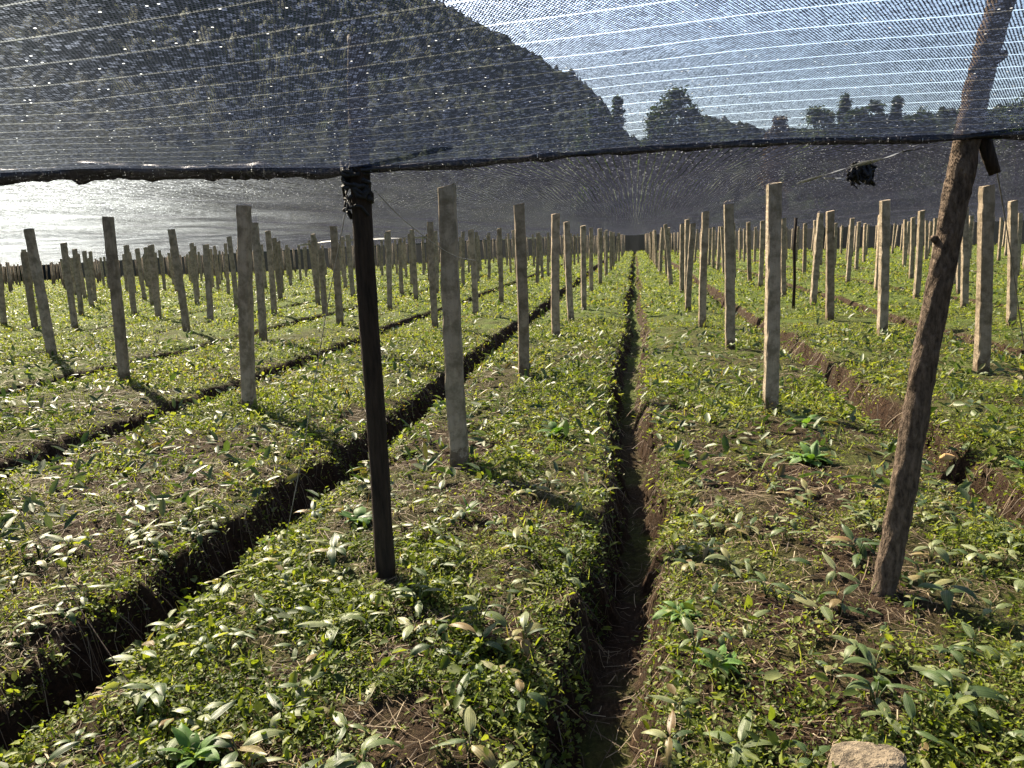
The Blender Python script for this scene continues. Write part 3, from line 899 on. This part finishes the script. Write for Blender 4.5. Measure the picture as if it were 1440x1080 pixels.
# the rest, one carpet of them
A = Acc()
rest = np.array(far_pts[far_start:])
def far_crop(x, y, L0, L1, round_):
    m = 2; X = np.repeat(x, m) + RNG.normal(0, .03, len(x) * m); Y = np.repeat(y, m) + RNG.normal(0, .03, len(x) * m); n = len(X)
    Z = np.where((X > -30) & (X < 24), zground(X, Y), drop(X)) + RNG.uniform(.02, .08, n)
    L = RNG.uniform(L0, L1, n)
    return leaves(X, Y, Z, L, L * RNG.uniform(.3, .45, n), RNG.random(n), RNG.normal(.2, .45, n), round_=round_)
A.add(far_crop(rest[:, 0], rest[:, 1], .07, .14, True))
x2, y2 = scatter(9000, 10, 40); k = (np.abs(furrow_dist(x2, y2)) > .2) & (RNG.random(len(x2)) < .8)
A.add(far_crop(x2[k], y2[k], .09, .15, False))
tag(link_mesh('distant_crop_plants', A.mesh('distant_crop_plants'), M_CROP), 'pale crop leaves scattered over the beds further back', 'crop plants', kind='stuff')


# ------------------------------------------------------------------ individual fresh weeds, tuft, stones
def rosette(name, x, y, nleaf, L, wr, label, mat, pitch=(.2, 1.0), seed=0, cat='weed'):
    rnd = random.Random(seed); V = []; F = []; RV = []
    for k in range(nleaf):
        l = L * rnd.uniform(.6, 1.1)
        v, f = crop_leaf(rnd, l, l * wr * rnd.uniform(.8, 1.2), k * 2.4 + rnd.uniform(-.3, .3), rnd.uniform(*pitch), rnd.uniform(.4, 1.5), rnd.uniform(.01, .05), 7, 5)
        n0 = len(V); V += v; F += [tuple(i + n0 for i in q) for q in f]; RV += [rnd.random() * .6] * len(f)
    me = py_mesh(name, V, F); at = me.attributes.new('rnd', 'FLOAT', 'FACE'); at.data.foreach_set('value', RV)
    o = link_mesh(name, me, mat); o.location = (x, y, float(zground(x, y)))
    return tag(o, label, cat)
rosette('leafy_weed', -1.52, 3.86, 20, .12, .55, 'large fresh green broad-leaved weed beside the dark front post', M_BRIGHT, (.3, 1.2), 1)
rosette('leafy_weed', 1.14, 5.16, 16, .19, .40, 'lush rosette of long green leaves left of the leaning log', M_BRIGHT, (.1, .9), 2)
rosette('leafy_weed', -.63, 5.84, 14, .16, .42, 'bright green rosette on the bed right of the nearest left post', M_BRIGHT, (.1, .9), 3)
rosette('leafy_weed', .17, 2.96, 12, .11, .38, 'green leafy weed leaning over the right lip of the middle furrow', M_BRIGHT, (.1, 1.0), 4)
rosette('leafy_weed', 1.30, 6.15, 11, .13, .42, 'green weed behind the lush rosette left of the leaning log', M_BRIGHT, (.2, 1.0), 5)
rosette('leafy_weed', 2.42, 5.13, 13, .12, .30, 'yellow-green weed at the right picture edge behind the leaning log', M_BRIGHT, (.3, 1.1), 6)
rosette('leafy_weed', -1.30, 1.86, 12, .12, .42, 'fresh green leafy weed low on the front bed at the bottom edge', M_BRIGHT, (.2, 1.1), 8)
rosette('leafy_weed', -1.95, 3.62, 7, .09, .5, 'small bright weed on the near lip of the left furrow', M_BRIGHT, (.2, 1.1), 9)
rosette('leafy_weed', .28, 2.55, 12, .12, .40, 'green leafy weed low on the right bed near the middle furrow', M_BRIGHT, (.2, 1.1), 10)
rosette('leafy_weed', -.93, 4.02, 9, .11, .12, 'small grassy seedling in front of the nearest left post', M_BRIGHT, (.6, 1.4), 11)
# grass tuft in the left furrow
V = []; F = []; RV = []
for k in range(34):
    a = pr.uniform(0, 6.28); l = pr.uniform(.10, .24); P = []; e = pr.uniform(.9, 1.5)
    p = Vector((pr.gauss(0, .03), pr.gauss(0, .03), -.02))
    n0 = len(V)
    for s in range(6):
        w = .0032 * (1 - s / 5.2); sd = Vector((-math.sin(a), math.cos(a), 0)) * w
        V += [p - sd, p + sd]
        if s: F.append((n0 + 2 * s - 2, n0 + 2 * s - 1, n0 + 2 * s + 1, n0 + 2 * s)); RV.append(pr.uniform(.3, .6))
        p = p + Vector((math.cos(a) * math.cos(e), math.sin(a) * math.cos(e), math.sin(e))) * (l / 5); e -= .16
me = py_mesh('grass_tuft', V, F); at = me.attributes.new('rnd', 'FLOAT', 'FACE'); at.data.foreach_set('value', RV)
o = link_mesh('grass_tuft', me, M_BRIGHT); o.location = (-2.0, 2.16, float(zground(-2.0, 2.16)) + .03)
tag(o, 'upright grass tuft at the edge of the left furrow, bottom left', 'grass tuft')

def stone(name, loc, size, seed, mat, label, cat='stone', sub=4):
    bm = bmesh.new(); bmesh.ops.create_icosphere(bm, subdivisions=sub, radius=1.0)
    rs = np.random.default_rng(seed)
    N = rs.normal(size=(14, 3)); N /= np.linalg.norm(N, axis=1)[:, None]; D = rs.uniform(.5, .9, 14)
    for v in bm.verts:
        p = np.array(v.co)
        for n_, d_ in zip(N, D):
            k = p @ n_
            if k > d_: p = p - n_ * (k - d_) * .92
        q = p * (1 + .22 * (float(fbm(p[0] * 3 + p[2] * 2, p[1] * 3 - p[2], seed, 4)) - .5))
        v.co = (q[0] * size[0], q[1] * size[1], q[2] * size[2])
    me = bpy.data.meshes.new(name); bm.to_mesh(me); bm.free()
    o = link_mesh(name, me, mat); o.location = loc
    return tag(o, label, cat)
stone('rock', (.62, 1.99, .02), (.14, .12, .135), 3, M_ROCK, 'pale angular rock with ochre stains at the bottom edge on the right', 'rock')
stone('stone', (-.78, 4.47, .035), (.035, .03, .028), 5, M_ROCK, 'small round stone lying on the bed behind the dark front post', sub=3)
stone('stone', (1.98, 5.16, .045), (.05, .03, .03), 8, mat_plain('ochre_stone', (.35, .2, .08), (.5, .33, .15), 9), 'small ochre stone at the foot slope right of the leaning log', sub=3)


# ------------------------------------------------------------------ trees beyond the screen
def hill_z(x, y):
    r = math.hypot(x, y); a = math.degrees(math.atan2(x, y))
    return -1.0
M_TREE = mat_leaf('tree_leaves', [(0, (.018, .034, .012)), (.5, (.035, .06, .02)), (1, (.06, .09, .03))], .25, .6, .2)
M_TREEB = mat_leaf('bronze_tree_leaves', [(0, (.05, .035, .018)), (1, (.11, .075, .035))], .25, .6, .2, (1, 1, 1))
M_TRUNK = mat_plain('tree_bark', (.02, .016, .012), (.07, .055, .04), 6, .9, .1)
def tree(azd, dist, top_el, width, crown_frac, shape, label, mat, seed):
    rs = np.random.default_rng(seed)
    x = dist * math.sin(R(azd)); y = dist * math.cos(R(azd))
    top = 1.5 + dist * math.tan(R(top_el)); z0 = -1.0
    H = top - z0
    root = bpy.data.objects.new('tree', None); COL.objects.link(root); root.location = (x, y, z0)
    tag(root, label, 'tree', 'trees beyond the shaded field')
    V, F = tube_arr([(0, 0, -.5), (.1, 0, H * .3), (-.1, .1, H * .6), (0, 0, H * .93)], [H * .02, H * .015, H * .009, .04], 8, .2, seed)
    for k in range(9):
        zt = H * (1 - crown_frac) + H * crown_frac * rs.uniform(.05, .8); a = rs.uniform(0, 6.28); l = width * .38 * (1.1 - (zt / H))
        v, f = tube_arr([(0, 0, zt), (l * .5 * math.cos(a), l * .5 * math.sin(a), zt + l * .3), (l * math.cos(a), l * math.sin(a), zt + l * .5)], [H * .006, H * .004, .03], 5)
        n0 = len(V); V += v; F += [tuple(i + n0 for i in q) for q in f]
    link_mesh('trunk', py_mesh('trunk', V, F), M_TRUNK, root)
    nb_ = 70
    t = rs.random(nb_)
    prof = (1 - t) ** .9 * 1.0 + .05 if shape == 'cone' else np.sin(np.pi * (t * .86 + .10)) ** .7
    ra = width * .5 * prof * np.sqrt(rs.random(nb_)); aa = rs.uniform(0, 6.283, nb_)
    zc = H * (1 - crown_frac) + H * crown_frac * t
    cc = np.stack([ra * np.cos(aa), ra * np.sin(aa), zc], -1)
    rad_ = width * (.10 + .07 * rs.random(nb_)) * (.5 + .6 * prof)
    m = 110
    P = np.repeat(cc, m, 0) + rs.normal(size=(nb_ * m, 3)) * np.repeat(rad_, m)[:, None] * np.array([.62, .62, .5])
    n = len(P)
    L = rs.uniform(.4, .8, n)
    v, f, r = leaves(P[:, 0], P[:, 1], P[:, 2], L, L * .6, np.clip(np.repeat(rs.random(nb_), m) * .6 + .4 * rs.random(n), 0, .62), rs.normal(0, .7, n), round_=False)
    link_mesh('crown', np_mesh('crown', v, f, 3, False, r), mat, root)
tree(-1.15, 125, 9.7, 4.6, .94, 'cone', 'slim dark conifer at the foot of the mountain slope', M_TREE, 1)
tree(-2.9, 127, 9.3, 6.5, .94, 'round', 'bushy tree pressed against the mountain slope left of the conifer', M_TREE, 21)
tree(2.6, 122, 9.9, 9.8, .95, 'round', 'tall bushy dark tree standing alone against the bright sky', M_TREE, 2)
tree(3.9, 124, 8.6, 6.0, .92, 'round', 'lower bushy tree on the right flank of the tall tree', M_TREE, 22)
tree(1.4, 126, 8.3, 5.0, .9, 'round', 'lower bushy tree on the left flank of the tall tree', M_TREE, 12)
tree(9.7, 150, 7.65, 5.0, .9, 'round', 'small round bronze-brown tree on the low hill', M_TREEB, 3)
tree(12.2, 150, 8.0, 8.0, .95, 'round', 'bushy green tree, leftmost of the clump on the right', M_TREE, 4)
tree(13.8, 152, 8.6, 6.6, .97, 'cone', 'pointed tree, tallest of the clump on the right', M_TREE, 5)
tree(14.6, 148, 7.6, 8.0, .95, 'round', 'broad low tree in front of the pointed tree', M_TREE, 23)
tree(15.6, 150, 7.9, 6.8, .95, 'round', 'low tree between the pointed tree and the right conifer', M_TREE, 6)
tree(16.8, 150, 8.1, 5.6, .97, 'cone', 'small conifer standing right of the clump of trees', M_TREE, 7)
tree(18.2, 150, 7.4, 8.0, .95, 'round', 'broad dark tree between the small conifer and the leaning log', M_TREE, 24)
tree(21.0, 150, 7.4, 8.5, .95, 'round', 'broad dark tree behind the leaning log', M_TREE, 8)
tree(23.6, 150, 7.6, 8.0, .95, 'round', 'dark tree at the right edge behind the cloth', M_TREE, 9)
